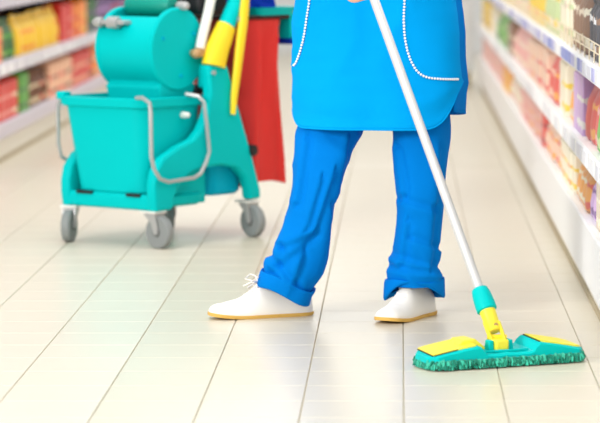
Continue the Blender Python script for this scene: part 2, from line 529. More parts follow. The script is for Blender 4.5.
# ------------------------------------------------------------------ cleaning cart (local x: along the cart, y: across)
cart = tag(empty('cleaning_cart', (-0.812, 10.17, 0), math.atan2(0.8, 0.6)),
           'teal plastic mop bucket cart with wringer, yellow mast and grey casters', 'cart')
# base tray
ch = MB()
ch.loft([rrect(-.275, -.02, -.185, .185, .03, .130), rrect(-.285, -.01, -.20, .20, .04, .14), rrect(-.286, -.01, -.205, .205, .04, .165),
         rrect(-.27, -.02, -.19, .19, .03, .17)])
ch.build('base_tray', M_TEAL, cart)
ft = MB()
ft.prism([(-.290, .125), (-.294, .15), (-.290, .178), (-.27, .178), (-.27, .125)], -.215, .198)
ft.build('end_panel', M_TEAL, cart, bevel=.012, seg=3)
MB().box((-.297, -.155, .170), (-.285, -.095, .180)).build('bucket_shadow_strip', M_DARK, cart)  # dark strips stand in for the shadow line beneath the bucket
MB().box((-.297, .06, .170), (-.285, .13, .180)).build('bucket_shadow_strip', M_DARK, cart)
side = [(-.292,.122), (-.300,.17), (-.300,.215), (-.288,.26), (-.25,.302), (-.17,.335), (-.10,.355), (-.06,.385), (-.025,.44), (-.01,.51), (-.02,.60),
        (.08,.60), (.115,.51), (.16,.40), (.215,.27), (.255,.16), (.255,.13), (.195,.13), (.19,.165), (.17,.21), (.125,.245), (.05,.258), (-.05,.255), (-.12,.238), (-.17,.205), (-.195,.165), (-.205,.125)]
for y0, y1 in ((-.225, -.185), (.162, .202)):
    MB().prism(side, y0, y1).build('side_frame', M_TEAL, cart, bevel=.011, seg=3)
MB().box((-.2, -.174, .132), (.02, .155, .255)).build('cross_plate', M_TEAL, cart, bevel=.006)
# buckets
def bucket(name, m, top, bot, z0, z1, lip):
    b = MB(); r = .05
    def rr(t, e=0):
        q = [bot[i] + (top[i]-bot[i])*t for i in range(4)]
        return q[0]-e, q[1]+e, q[2]-e, q[3]+e
    rings = [rrect(*rr(0, -.012), r*.8, z0), rrect(*rr(.01), r, z0+.012)]
    for t in (.3, .6, .9): rings.append(rrect(*rr(t), r, z0+(z1-z0)*t))
    rings += [rrect(*rr(.905, .004), r, z1-.034), rrect(*rr(.93, .012), r, z1-.03), rrect(*rr(1, .014), r, z1-.003), rrect(*rr(1, .008), r, z1),
              rrect(*rr(1, -.004), r, z1), rrect(*rr(.9, -.008), r, z1-.04), rrect(*rr(.05, -.01), r*.9, z0+.02)]
    b.loft(rings)
    return b.build(name, m, cart)
b1 = bucket('front_bucket', M_TEAL, (-.30, .03, -.165, .20), (-.285, .0, -.165, .145), .172, .497, 1)
b1.data.materials[0] = M_TEAL
bucket('rear_bucket', M_TEALB, (.03, .235, -.178, .16), (.035, .225, -.176, .155), .150, .35, 1)
MB().box((-.313, .17, .485), (-.27, .205, .512)).build('bucket_tab', M_TEAL, cart, bevel=.006)
# wire bails
bl = [(-.30,-.150,.500), (-.315,-.190,.503), (-.328,-.232,.488), (-.330,-.238,.46), (-.328,-.238,.31), (-.318,-.24,.27), (-.29,-.242,.235), (-.25,-.243,.223), (-.12,-.243,.228), (-.085,-.242,.24), (-.055,-.24,.275), (-.035,-.238,.31),
      (-.045,-.236,.40), (-.055,-.232,.478), (-.062,-.215,.498), (-.075,-.17,.505)]
MB().tube(bl, .0065, 8).build('bail_handle', M_METAL, cart)
bl2 = [(-.255,.20,.497), (-.265,.225,.49), (-.27,.235,.46), (-.265,.24,.33), (-.25,.242,.285), (-.20,.243,.262), (-.05,.243,.262), (-.0,.242,.285), (.01,.24,.33), (.0,.235,.46), (-.01,.20,.497)]
MB().tube(bl2, .0065, 8).build('bail_handle', M_METAL, cart)
MB().capsule((-.09,-.172,.435), (-.09,-.19,.435), .012, .009).build('bail_pin', M_WHITE, cart)
# wringer
wx, wz, wr = -.088, .655, .140
wr_root = MB()
for y0, y1 in ((-.152, -.13), (.085, .107)):
    wr_root.lathe([(wr-.006, -y1), (wr, -y1+.006), (wr, -y0-.006), (wr-.006, -y0)], 48, (wx, 0, wz), 'y')
arc = []
for k in range(37):
    a = math.radians(125 + 290*k/36)          # open at the top
    arc.append((wx + (wr-.006)*math.cos(a), wz + (wr-.006)*math.sin(a)))
inn = [(wx + (wr-.012)*math.cos(math.radians(125+290*k/36)), wz + (wr-.012)*math.sin(math.radians(125+290*k/36))) for k in range(36, -1, -1)]
poly = arc + inn
n = len(poly)
wv = [(p[0], -.14, p[1]) for p in poly] + [(p[0], .095, p[1]) for p in poly]
wf = [((j+1) % n, j, j+n, (j+1) % n+n) for j in range(n)]
wr_root.add(wv, wf)
wringer = wr_root.build('wringer_drum', M_TEAL, cart)
g = MB(); g.lathe([(.001, -.10), (.028, -.098), (.038, -.08), (.038, .08), (.028, .098), (.001, .10)], 24, (wx+.01, -.02, .800), 'y')
g.build('press_roller', M_DGREEN, wringer)
for k in range(3):
    MB().lathe([(.006, -.004), (.006, .004)], 10, (wx + .09*math.cos(k*2.1+.6), -.154, wz + .09*math.sin(k*2.1+.6)), 'y').build('rivet', M_TEALB, wringer)
nk = MB()
nk.loft([rrect(wx-.085, wx+.085, -.135, .09, .02, .45), rrect(wx-.10, wx+.10, -.145, .10, .02, .53), rrect(wx-.07, wx+.07, -.145, .10, .02, .56)])
nk.build('wringer_neck', M_TEAL, cart, bevel=.004)
hb = MB(); hb.box((wx-.145, -.03, .738), (wx-.10, .11, .752)); hb.lathe([(.02, -.022), (.02, .022)], 12, (wx-.135, .02, .745), 'y'); hb.lathe([(.017, -.014), (.017, .014)], 12, (wx-.135, .085, .745), 'y')
hb.build('hinge_bracket', M_METAL, cart, bevel=.003)
MB().capsule((wx+.02, -.14, .80), (wx+.02, -.165, .80), .016, .014).build('roller_pin', M_METAL, cart)
MB().box((.02, -.155, .765), (.17, .09, .88)).build('press_linkage', M_DARK, cart, bevel=.02, seg=3)
MB().box((.0, -.15, .50), (.05, .12, .53)).build('wringer_mount', M_DARK, cart, bevel=.004)
MB().box((.015, -.185, .52), (.06, -.14, .60)).build('mast_bracket', M_TEAL, cart, bevel=.006)
# lever
lv = [(-.01, -.178, .655), (.005, -.178, .70), (.03, -.178, .765), (.052, -.178, .83), (.068, -.178, .90), (.075, -.178, 1.02)]
MB().tube(lv, [.0165, .017, .017, .017, .017, .017], 14).build('lever', M_WHITE, cart)
kn = MB(); kn.capsule((-.03, -.178, .64), (-.002, -.178, .645), .017, .017); kn.lathe([(.012, -.03), (.012, .03)], 14, (-.02, -.165, .64), 'y')
kn.build('lever_joint', M_BRASS, cart)
# mast
ms = [(.028, -.205, .595), (.033, -.205, .615), (.05, -.205, .655), (.075, -.205, .695), (.095, -.205, .728)]
MB().tube(ms, [(.036, .046), (.036, .046), (.036, .044), (.033, .041), (.030, .037)], 20, flat=(0, 1, 0)).build('mast_sleeve', M_YEL, cart)
ms2 = [(.086, -.205, .712), (.125, -.205, .775), (.155, -.205, .82), (.205, -.205, .90), (.27, -.205, .98), (.28, -.205, 1.05)]
MB().tube(ms2, [.030, .028, .026, .024, .024, .024], 18).build('mast', M_TEAL, cart)
MB().lathe([(.008, -.006), (.008, .006)], 12, (.128, -.236, .752), 'y').build('mast_screw', M_METAL, cart)
MB().lathe([(.007, -.006), (.007, .006)], 12, (.0, -.228, .575), 'y').build('mast_screw', M_METAL, cart)
rd = [(.092, -.236, .43), (.098, -.238, .50), (.122, -.24, .64), (.145, -.24, .75), (.158, -.24, .83), (.175, -.24, .95)]
MB().tube(rd, [(.009, .009), (.011, .014), (.013, .019), (.013, .020), (.012, .018), (.011, .015)], 14, flat=(0, 1, 0)).build('support_rod', M_YEL, cart)
kb = MB(); kb.lathe([(.012, -.022), (.019, -.018), (.021, .0), (.019, .018), (.012, .02)], 18, (.21, -.215, .30), 'y')
kb.build('latch_knob', M_DARK, cart)
# red bag hanging at the rear
def bag_ring(t):
    z = .752 - .577*t
    pts = []; n = 72
    for k in range(n):
        a = 2*PI*k/n
        ca, sa = math.cos(a), math.sin(a)
        x = .340 + .120*math.copysign(abs(ca)**.45, ca)*(1-.05*math.sin(t*PI)+.0*t)
        y = -.045 + .135*math.copysign(abs(sa)**.45, sa)*(1+.03*t)
        fold = .013*math.sin(x*68 + 2.2*t + 1.5*noise.noise(Vector((x*9, y*9, t*2)))) + .010*noise.noise(Vector((x*14, y*14, t*1.6)))
        y -= fold*sstep(0, .15, t)*(1 if sa < 0 else -1)
        x += .008*noise.noise(Vector((y*16, 3, t*2)))
        pts.append((x, y, z + .008*math.sin(a*3)*t))
    return pts
bag = MB().loft([bag_ring(k/24) for k in range(25)], cap0=False)
bag.build('refuse_bag', M_RED, cart, angle=80)
bh = MB(); bh.tube([(.22,-.184,.753), (.455,-.184,.753), (.464,-.175,.753), (.464,.08,.753), (.455,.092,.753), (.22,.092,.753), (.212,.083,.753), (.212,-.175,.753), (.22,-.184,.753)], .007, 8)
bh.build('bag_frame', M_BROWN, cart)
# upper tray
tr = MB()
tr.loft([rrect(.285, .495, -.185, .085, .03, .756), rrect(.275, .505, -.2, .10, .04, .783), rrect(.27, .51, -.205, .105, .04, .787), rrect(.28, .50, -.195, .095, .035, .785), rrect(.295, .485, -.175, .075, .03, .762)])
tr.build('top_tray', M_TEAL, cart)
MB().prism([(.468, .675), (.468, .765), (.50, .765), (.492, .675)], -.185, .08).build('tray_bracket', M_TEAL, cart, bevel=.006)
MB().box((.465, -.19, .655), (.505, .085, .676)).build('tray_foot', M_BLUE, cart, bevel=.004)
# casters
def caster(x, y, yaw):
    c = Matrix.Rotation(yaw, 4, 'Z'); off = Vector((x, y, 0))
    tr_ = lambda mb: setattr(mb, 'v', [tuple(c @ Vector(p) + off) for p in mb.v]) or mb
    pl = MB().box((-.035, -.03, .118), (.035, .03, .125)); tr_(pl)
    root = pl.build('caster', M_WHITE, cart, bevel=.002)
    f = MB()
    for sgn in (-1, 1):
        f.prism([(-.012, .118), (.028, .118), (.042, .07), (.04, .05), (.026, .048), (.012, .085), (-.012, .105)], sgn*.021-.0025, sgn*.021+.0025)
    f.box((-.02, -.022, .108), (.03, .022, .118))
    tr_(f).build('fork', M_METAL, root)
    w = MB().lathe([(.04, -.015), (.050, -.0155), (.055, -.010), (.055, .010), (.050, .0155), (.04, .015)], 36, (.03, 0, .055), 'y')
    tr_(w).build('wheel', M_WHEEL, root)
    h = MB().lathe([(.006, -.020), (.014, -.020), (.016, -.014), (.041, -.0135), (.041, .0135), (.016, .014), (.014, .020), (.006, .020)], 28, (.03, 0, .055), 'y')
    tr_(h).build('wheel_hub', M_HUB, root)
R0 = -math.atan2(0.8, 0.6)
caster(-.262, .185, R0 + math.radians(-100))
caster(-.262, -.185, R0 + math.radians(-40))
caster(.222, -.19, R0 + math.radians(-48))
caster(.235, .185, R0 + math.radians(-80))

# dark blue cloth lying in the upper tray
cl = MB()
rings = []
for k in range(9):
    t = k/8
    rings.append([(-.075*(1-.12*t*t)*math.copysign(abs(math.cos(a))**.6, math.cos(a)) + .012*noise.noise(Vector((a*2, t*4, 1))),
                   .095*(1-.12*t*t)*math.copysign(abs(math.sin(a))**.6, math.sin(a)) + .015*noise.noise(Vector((a*2, t*4, 5))),
                   .085*t + .012*noise.noise(Vector((a*3, t*3, 9)))*t) for a in [2*PI*q/32 for q in range(32)]])
cl.loft(rings)
bc = cl.build('cleaning_cloth', M_BLUE, angle=80)
bc.location = cart.matrix_basis @ Vector((.41, -.03, .823))
bc.location = Vector((-0.812, 10.17, 0)) + Matrix.Rotation(math.atan2(.8, .6), 3, 'Z') @ Vector((.39, -.05, .763))
bc.rotation_euler = (0, 0, math.atan2(.8, .6))
tag(bc, 'folded dark blue cleaning cloth lying on the upper tray of the teal cart', 'cloth')

# ------------------------------------------------------------------ flat mop
MOP = Vector((0.243, 7.195, 0)); MA = math.radians(24)
mop = tag(empty('flat_mop', MOP, MA), 'flat mop with teal and yellow head, green fringe and long white handle', 'mop')
def sect(u, w, zb, zt, ch_=.004, roll=.055):
    pts = [(-w, zb), (w, zb), (w, zt-ch_), (w-ch_*1.6, zt), (-w+ch_*1.6, zt), (-w, zt-ch_)]
    return [(u, v, z + roll*(v+.06)) for v, z in pts]
FW = .058
def topz(u):
    return interp([(-.212,.030), (-.20,.034), (-.085,.053), (-.072,.050), (-.060,.034), (0,.0335), (.062,.034), (.078,.052), (.09,.054), (.20,.034), (.212,.030)], u)[0]
fr = MB()
us = [-.212, -.205, -.19, -.16, -.12, -.09, -.083, -.074, -.066, -.058, -.03, 0, .03, .058, .066, .074, .083, .09, .12, .16, .19, .205, .212]
fr.loft([sect(u, FW*(1-.5*sstep(.185, .214, abs(u))**2), .016, topz(u)) for u in us])
fr.build('frame_plate', M_FTEAL, mop, angle=25)
def flap(u0, u1, name):
    f = MB(); N = 8
    rg = []
    for k in range(N+1):
        u = u0 + (u1-u0)*k/N
        w0 = FW*(1-.5*sstep(.185, .214, abs(u))**2) - .012
        z = topz(u)
        rg.append([(u, v, zz + .055*(v+.06)) for v, zz in ((-w0, z-.002), (w0+.008, z-.002), (w0+.008, z+.0035), (-w0, z+.0035))])
    f.loft(rg)
    return f.build(name, M_YELP, mop, angle=30)
flap(-.198, -.085, 'end_flap'); flap(.094, .203, 'end_flap')
# dark hinge gaps beside the flaps
for pts in ([(-.200, -.044), (-.199, .045)], [(-.197, -.0475), (-.135, -.0475)], [(.086, -.046), (.088, .05)]):
    gpt = MB(); gpt.tube([(u, v, topz(u) + .055*(v+.06) + .001) for u, v in pts], .0016, 6)
    gpt.build('hinge_gap', M_DARK if pts[0][0] < 0 else M_BROWN, mop)
# raised yellow catch on the left flap
ct = MB(); ct.prism([(-.125, .048), (-.108, .066), (-.075, .068), (-.048, .046), (-.048, .040), (-.125, .040)], -.02, .045)
ct.build('foot_catch', M_YELP, mop, bevel=.003)
# ribs, lugs
for v in (-.035, .035):
    rb = MB(); rb.box((-.055, v-.003, .034), (.06, v+.003, .040)); rb.build('stiffening_rib', M_FTEAL, mop, bevel=.0015)
for u in (-.028, .024):
    lg = MB(); lg.prism([(u-.008, .033), (u-.006, .060), (u+.006, .060), (u+.008, .033)], -.013, .013); lg.build('pivot_lug', M_FTEAL, mop, bevel=.003)
# pad and fringe
pd = MB()
pd.loft([[(u*s_, v*s_, z) for u, v in [(p[0], p[1]) for p in rrect(-.206, .206, -.064, .064, .03, 0)]] for z, s_ in ((.004, .97), (.008, 1.0), (.018, 1.0), (.023, .97))])
pad = pd.build('mop_pad', M_FRINGE, mop)
fg = MB(); fl = MB()
per = rrect(-.204, .204, -.062, .062, .03, 0, 8)
L = [Vector((p[0], p[1], 0)) for p in per]; L.append(L[0])
seglen = [(L[i+1]-L[i]).length for i in range(len(L)-1)]; tot = sum(seglen)
for k in range(1300):
    s_ = random.random()*tot; i = 0
    while s_ > seglen[i]: s_ -= seglen[i]; i += 1
    p = L[i].lerp(L[i+1], s_/seglen[i])
    t = (L[i+1]-L[i]).normalized(); nrm = Vector((t.y, -t.x, 0))
    z0 = random.uniform(.007, .023)
    l = random.uniform(.006, .014)
    a = p - nrm*.004 + Vector((0, 0, z0))
    sw = t*random.uniform(-.008, .008)
    q = a + nrm*l*.7 + sw*.6 + Vector((0, 0, random.uniform(-.002, .004)))
    e = a + nrm*l + sw + Vector((0, 0, -random.uniform(.004, .012)))
    q.z = max(q.z, .0035); e.z = max(e.z, .003)
    (fg if k % 3 else fl).tube([a, q, e], [.0026, .0031, .0018], 5)
tag(fg.build('fringe', M_FRINGE, pad, angle=80), kind='stuff')
tag(fl.build('fringe', M_FRINGEL, pad, angle=80), kind='stuff')
# handle: all in mop-local coordinates
inv = (Matrix.Translation(MOP) @ Matrix.Rotation(MA, 4, 'Z')).inverted()
PV = Vector((0.241, 7.20, 0.052))
HT = at(374.5, 0, 7.66)
HU = (HT - PV).normalized()
def hp(s_): return inv @ (PV + HU*s_)
side_v = (inv.to_3x3() @ Vector((0, -1, 0)))
MB().tube([hp(.125), hp(1.33)], .0118, 18).build('handle', M_HANDLE, mop)
MB().capsule(hp(1.325), hp(1.35), .0135, .0135).build('end_cap', M_FTEAL, mop)
MB().tube([hp(.086), hp(.089), hp(.107), hp(.132), hp(.147), hp(.149)], [.021, .0255, .0255, .0235, .020, .017], 22).build('collar', M_FTEAL, mop, angle=50)
MB().tube([hp(.030), hp(.033), hp(.09)], [(.018, .016), (.0205, .0175), (.0215, .0205)], 16).build('socket', M_YELP, mop)
u_ = (inv.to_3x3() @ Vector((1, 0, 0)))
yk = MB()
for sgn in (-1, 1):
    o_ = u_*sgn*.0155
    yk.tube([hp(.055)+o_*1.1, hp(.032)+o_*1.1, hp(.008)+o_*1.05, hp(-.006)+o_], [(.005, .013), (.005, .0135), (.005, .0135), (.004, .01)], 12, flat=tuple(u_))
yk.build('yoke', M_YELP, mop)
MB().box((-.02, -.022, .034), (.016, .022, .062)).build('pivot_block', M_YELP, mop, bevel=.005)
bt = MB(); c_ = hp(.014)
bt.tube([c_ - u_*.024, c_ + u_*.024], .007, 12); bt.build('pivot_bolt', M_YEL, mop)
bt2 = MB(); c2 = hp(.05); f_ = Vector((0, -1, 0))
bt2.tube([c2 + f_*.012, c2 + f_*.0225], .006, 12); bt2.build('pivot_screw', M_BRASS, mop)

# ------------------------------------------------------------------ person
person = tag(empty('person', (-0.065, 8.1, 0)), 'person in blue tunic, blue rolled trousers and white shoes holding a mop', 'person')
PO = Vector((-0.065, 8.1, 0))
def pl(v): return Vector(v) - PO
class PB(MB):
    def build(s, *a, **k):
        if not k.pop('local', False): s.v = [tuple(Vector(p) - PO) for p in s.v]
        return MB.build(s, *a, **k)

# -- trousers: one tube per leg, each ring set from the leg's left and right outline
LEG_A = [(.07,-.378,-.262,8.085,.068), (.12,-.362,-.232,8.085,.078), (.173,-.341,-.210,8.085,.080), (.24,-.319,-.191,8.085,.083), (.322,-.301,-.172,8.085,.086), (.43,-.289,-.136,8.095,.088),
         (.512,-.279,-.100,8.112,.086), (.60,-.250,-.095,8.115,.092), (.72,-.235,-.075,8.118,.09), (.90,-.22,-.06,8.12,.09)]
LEG_B = [(.07,-.030,.108,8.085,.072), (.12,-.026,.110,8.085,.078), (.173,-.021,.1155,8.085,.08), (.24,-.016,.121,8.085,.083), (.322,-.014,.127,8.085,.086), (.43,-.018,.137,8.09,.092),
         (.512,-.025,.143,8.10,.10), (.60,-.035,.128,8.115,.092), (.72,-.05,.105,8.118,.09), (.90,-.065,.09,8.12,.09)]
CR_A = [((332,172),(314,226),(286,246)), ((312,230),(282,263)), ((320,178),(307,222)), ((330,208),(320,285)), ((266,268),(302,288)), ((347,136),(337,192)), ((302,252),(291,284)), ((305,140),(296,200)), ((280,256),(272,274))]
CR_B = [((402,202),(433,210)), ((395,258),(436,269)), ((391,271),(438,275)), ((406,222),(401,260)), ((432,214),(429,262)), ((396,150),(402,190)), ((440,150),(436,200)), ((414,240),(437,250))]
def crease(x, z, which):
    px = 400 + x/.002725; py = (1.054 - z)/.00271 - 70
    tot = 0.0
    for pl_ in (CR_A if which == 'A' else CR_B):
        best = None
        for (ax, ay), (bx, by) in zip(pl_, pl_[1:]):
            dx, dy = bx-ax, by-ay; L2 = dx*dx+dy*dy
            t = max(0, min(1, ((px-ax)*dx+(py-ay)*dy)/L2))
            ex, ey = px-ax-t*dx, py-ay-t*dy
            d = math.hypot(ex, ey); sg = 1 if ex*dy - ey*dx > 0 else -1
            if best is None or d < best[0]: best = (d, sg)
        d, sg = best
        w = 3.2 if sg > 0 else 8.0
        tot += (.0085 if which == 'A' else .006)*math.exp(-(d/w)**2) - .0055*math.exp(-((d-5)/3.5)**2)*(1 if sg > 0 else 0)
    return tot
def leg_point(keys, z, a, which, extra=0.0, wr=1.0):
    xl, xr, cy, ry = interp(keys, z)
    cx, rx = (xl+xr)/2, (xr-xl)/2
    ca, sa = math.cos(a), math.sin(a)
    e = .88
    x = rx*math.copysign(abs(ca)**e, ca); y = ry*math.copysign(abs(sa)**e, sa)
    s = 11.0 if which == 'A' else 47.0
    # diagonal drag lines, finer creases and bunching above the turn-up
    dg = x*(6 if which == 'A' else -3) + z*9
    f = .008*noise.noise(Vector((dg*.7 + s, ca*.9, sa*.9 + z*2)))
    r1 = 1 - abs(noise.noise(Vector((x*6 + z*(8 if which == 'A' else 6) + s, y*4, z*1.5 + 4))))*2
    f += .007*max(0, r1)**2
    low = 1 - sstep(.12, .36, z)
    r2 = 1 - abs(noise.noise(Vector((x*5 + s*2, y*5, z*13 + x*16))))*2.2
    f += .006*low*(.35+.65*max(0,-sa))*max(0, r2)**1.5
    if sa < .35:
        f += crease(x + cx, z, which)*sstep(.35, -.2, sa)
    f -= .004
    k = (f*wr + extra)
    ln = math.hypot(ca, sa)
    x += k*ca; y += k*sa
    tilt = (-.43 if which == 'A' else 0)*(1 - sstep(.09, .40, z))
    return Vector((cx + x, cy + y, z + tilt*x))
tro = PB()
NS = 112
def leg_rings(keys, which, z0, z1, n, extra=0.0, flip=None):
    return [[leg_point(keys, z0 + (z1-z0)*i/n, 2*PI*k/NS, which, extra) for k in range(NS)] for i in range(n+1)]
tro.loft(leg_rings(LEG_A, 'A', .078, .90, 150), cap0=False)
tro.loft(leg_rings(LEG_B, 'B', .088, .90, 150), cap0=False)
trousers = tro.build('trousers', M_TROUS, person, angle=180)
def cuff(keys, which, zlo, zhi, arch):
    rings = []
    prof = [(zhi-.006, .001), (zhi-.002, .006), (zhi, .0085), (zhi-.006, .0105), ((zlo+zhi)/2, .0115), (zlo+.006, .012), (zlo, .0095), (zlo, .004), (zlo+.012, .002)]
    for z, ex in prof:
        ring = []
        t = (zhi - z)/(zhi-zlo)
        for k in range(NS):
            a = 2*PI*k/NS
            zz = z
            p = leg_point(keys, max(zz, .071), a, which, ex + .003*math.sin(a*2+1), wr=.35)
            p.z += (z - max(zz, .071))
            front = max(0, -math.sin(a))
            p.z += arch*front**1.5*t + .004*math.sin(a*3 + (1 if which == 'A' else 2))
            if which == 'B': p.z += -.006*abs(math.cos(a))*t
            ring.append(p)
        rings.append(ring)
    c = PB().loft(rings, False, False)
    c.build('cuff', M_TROUS, trousers, angle=180)
cuff(LEG_A, 'A', .060, .103, .004)
cuff(LEG_B, 'B', .054, .106, .048)

# -- tunic: front panel and longer-cut back panel with side slits
YAW = math.radians(-8)
TK = [(.50,.224,.150), (.60,.228,.152), (.72,.229,.150), (.80,.226,.146), (.87,.217,.140), (.98,.196,.125), (1.10,.196,.122), (1.22,.205,.122), (1.30,.205,.112), (1.36,.165,.085), (1.40,.085,.062)]
TC = (-.068, 8.115)
def tunic_point(phi, z, extra=0.0, fold=1.0):
    a_, b_ = interp(TK, z)
    s, c = math.sin(phi), math.cos(phi)
    e = .82
    x = a_*math.copysign(abs(s)**e, s); y = -b_*math.copysign(abs(c)**e, c)
    low = 1 - sstep(.75, 1.0, z)
    f = .016*noise.noise(Vector((x*7 + .8, z*1.6, 3.0)))*(.3+low)
    r = 1 - abs(noise.noise(Vector((x*6 - z*3.5, z*4 + x*2, 8.2))))*2.4
    f += .006*max(0, r)**2
    f += .0035*noise.noise(Vector((x*5 + 7, z*26, 1.7)))*low
    f += .010*max(0, math.cos((x-.055)*24))*low*sstep(.6, .95, z)*(1 if abs(x-.055) < .065 else 0)
    k = f*fold + extra
    x += k*s; y -= k*c
    ct_, st_ = math.cos(YAW), math.sin(YAW)
    return Vector((TC[0] + x*ct_ - y*st_, TC[1] + x*st_ + y*ct_, z))
def front_hem(phi):
    d = math.degrees(phi)
    if d > 0: return .520 + .125*sstep(30, 92, d)**1.7
    return .520 + .05*sstep(50, 95, -d)**1.4
fp = PB(); NP, NZ = 90, 90
rows = []
for i in range(NZ+1):
    row = []
    for k in range(NP+1):
        phi = math.radians(-97 + 193*k/NP)
        h = front_hem(phi)
        z = h + (1.395-h)*(i/NZ)
        row.append(tunic_point(phi, z, .004*sstep(.03, 0, z-h)))
    rows.append(row)
fp.loft(rows, False, False, closed=False)
tunic = fp.build('tunic', M_CLOTH, person, angle=180, solid=.003)
bp_ = PB(); rows = []
for i in range(61):
    row = []
    for k in range(61):
        phi = math.radians(72 + 212*k/60)
        h = .558 + .012*math.sin(phi*2)
        z = h + (1.395-h)*(i/60)
        p = tunic_point(phi, z, .006 - .016*sstep(102, 84, math.degrees(phi)) - .014*sstep(248, 262, math.degrees(phi)))
        p.x += .011*sstep(180, 100, math.degrees(phi))
        row.append(p)
    rows.append(row)
bp_.loft(rows, False, False, closed=False)
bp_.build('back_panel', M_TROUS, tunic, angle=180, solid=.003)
hm = PB()
hm.tube([tunic_point(math.radians(-95 + 190*k/80), front_hem(math.radians(-95 + 190*k/80)) + .001, .004) for k in range(81)], .0028, 6)
hm.build('hem', M_CLOTH, tunic)
# pockets with braided trim
def solve_phi(px, py, lo, hi):
    best = None
    z = CAM_H - (py + 70)*8.07/2988.3
    X = (px - 400)*8.07/FPX
    for k in range(400):
        ph = lo + (hi-lo)*k/399
        p = tunic_point(ph, z)
        e = abs(p.x - X)
        if best is None or e < best[0]: best = (e, ph)
    return best[1], z
def spline(pts, n):
    pts = [Vector(p) for p in pts]; out = []
    for i in range(len(pts)-1):
        p0, p1, p2, p3 = pts[max(i-1,0)], pts[i], pts[i+1], pts[min(i+2, len(pts)-1)]
        for k in range(n):
            t = k/n
            out.append(.5*((2*p1) + (p2-p0)*t + (2*p0-5*p1+4*p2-p3)*t*t + (3*p1-p0-3*p2+p3)*t**3))
    out.append(pts[-1]); return out
def pocket(pix, lo, hi, edge):
    crv = spline([(x, y, 0) for x, y in pix], 24)
    pz = [solve_phi(p.x, p.y, lo, hi) for p in crv]
    g = PB(); rows = []
    for ph, z in pz:
        rows.append([tunic_point(ph + (edge-ph)*k/14, z, .0042) for k in range(15)])
    g.loft(rows, False, False, closed=False)
    pk = g.build('pocket', M_CLOTH, tunic, angle=180)
    # beads spaced evenly along the curve
    W = [tunic_point(ph, z, .0055) for ph, z in pz]
    b = PB(); acc = 0.0; last = W[0]; step = .0084
    for i in range(1, len(W)):
        seg = (W[i]-last)
        while seg.length > step:
            last = last + seg.normalized()*step
            b.ellipsoid(last, (.0034, .0030, .0034), 8, 6)
            seg = W[i]-last
    b.build('pocket_trim', M_TRIM, pk)
pocket([(313, -40), (312.5, -20), (311.5, 0), (309, 16.5), (306, 36), (301.5, 53), (297.5, 63), (294.5, 66)], math.radians(-88), math.radians(-20), math.radians(-92))
pocket([(406, -40), (405, -20), (404, 0), (403.3, 20), (405, 40), (409, 56), (416.5, 69.5), (426, 75.5), (440, 77.5), (456.5, 78.5)], math.radians(5), math.radians(86), math.radians(87.5))

# -- shoes
def shoe(heel, toe, name='shoe'):
    H = Vector((heel[0], heel[1], 0)); Tt = Vector((toe[0], toe[1], 0))
    D = (Tt-H); Ln = D.length; D.normalize(); S = Vector((-D.y, D.x, 0))
    K = [(0, .016, .056), (.012, .027, .072), (.04, .034, .084), (.09, .034, .112), (.12, .036, .108), (.15, .039, .090), (.18, .042, .067), (.21, .0425, .051), (.24, .040, .041), (.262, .035, .035), (.275, .023, .028), (.281, .012, .022)]
    def spring(s): return .010*max(0, (s-.175)/.106)**2
    up = PB(); rings = []
    Ns = 44
    for i in range(Ns+1):
        s = .281*(i/Ns) if i < Ns else .281
        s = .281*(1-(1-i/Ns)**1.0)
        w, h = interp(K, s)
        z0 = .010 + spring(s)
        ring = []
        for k in range(28):
            a = 2*PI*k/28
            ca, sa = math.cos(a), math.sin(a)
            v = w*math.copysign(abs(ca)**.75, ca)*(1 if sa < 0 else 1 - .18*sa)
            z = z0 + (h-.012)*(max(0, sa)**.8) - (.002 if sa < 0 else 0)
            cr = .0022*noise.noise(Vector((s*60, v*30, z*30 + heel[0]*50)))*max(0, sa)
            ring.append(H + D*(s*Ln/.281) + S*v + Vector((0, 0, z + cr)))
        rings.append(ring)
    up.loft(rings)
    sh = up.build(name, M_SHOE, person, angle=70)
    so = PB(); rings = []
    for i in range(Ns+1):
        s = .281*i/Ns
        w, h = interp(K, s); w += .003
        zb, zt = spring(s) + (.0 if s > .0 else .004), .0095 + spring(s)
        c = H + D*((s + (.002 if i == Ns else -.003 if i == 0 else 0))*Ln/.281)
        rings.append([c + S*v + Vector((0, 0, z)) for v, z in ((-w*.96, zb), (w*.96, zb), (w, zb+.004), (w, zt), (-w, zt), (-w, zb+.004))])
    so.loft(rings)
    so.build('sole', M_SOLE, sh, angle=50)
    # lacing across the instep with a bow
    lc = PB()
    def surf(s, v):
        w, h = interp(K, s)
        return H + D*(s*Ln/.281) + S*v + Vector((0, 0, h - .004 + .0025 - 9*v*v))
    for i in range(5):
        s = .125 + .014*i
        lc.tube([surf(s, -.017), surf(s+.003, -.006), surf(s+.004, .006), surf(s, .017)], .0022, 6)
    b0 = surf(.146 if toe[0] < -.3 else .168, 0) + Vector((0, 0, .005))
    for sg in ((-1, 1) if toe[0] < -.3 else ()):
        lc.tube([b0, b0 + S*sg*.018 + D*.004 + Vector((0,0,.016)), b0 + S*sg*.034 + D*.014 + Vector((0,0,.018)), b0 + S*sg*.032 + D*.028 + Vector((0,0,.006)), b0 + S*sg*.014 + D*.014 + Vector((0,0,.002)), b0], .0022, 6)
        lc.tube([b0, b0 + S*sg*.012 + D*.018 + Vector((0,0,-.002)), b0 + S*sg*.02 + D*.038 + Vector((0,0,-.012))], .002, 6)
    lc.build('laces', M_LACE, sh)
shoe((-.246, 8.135), (-.517, 8.03))
shoe((.082, 8.165), (-.045, 7.925))

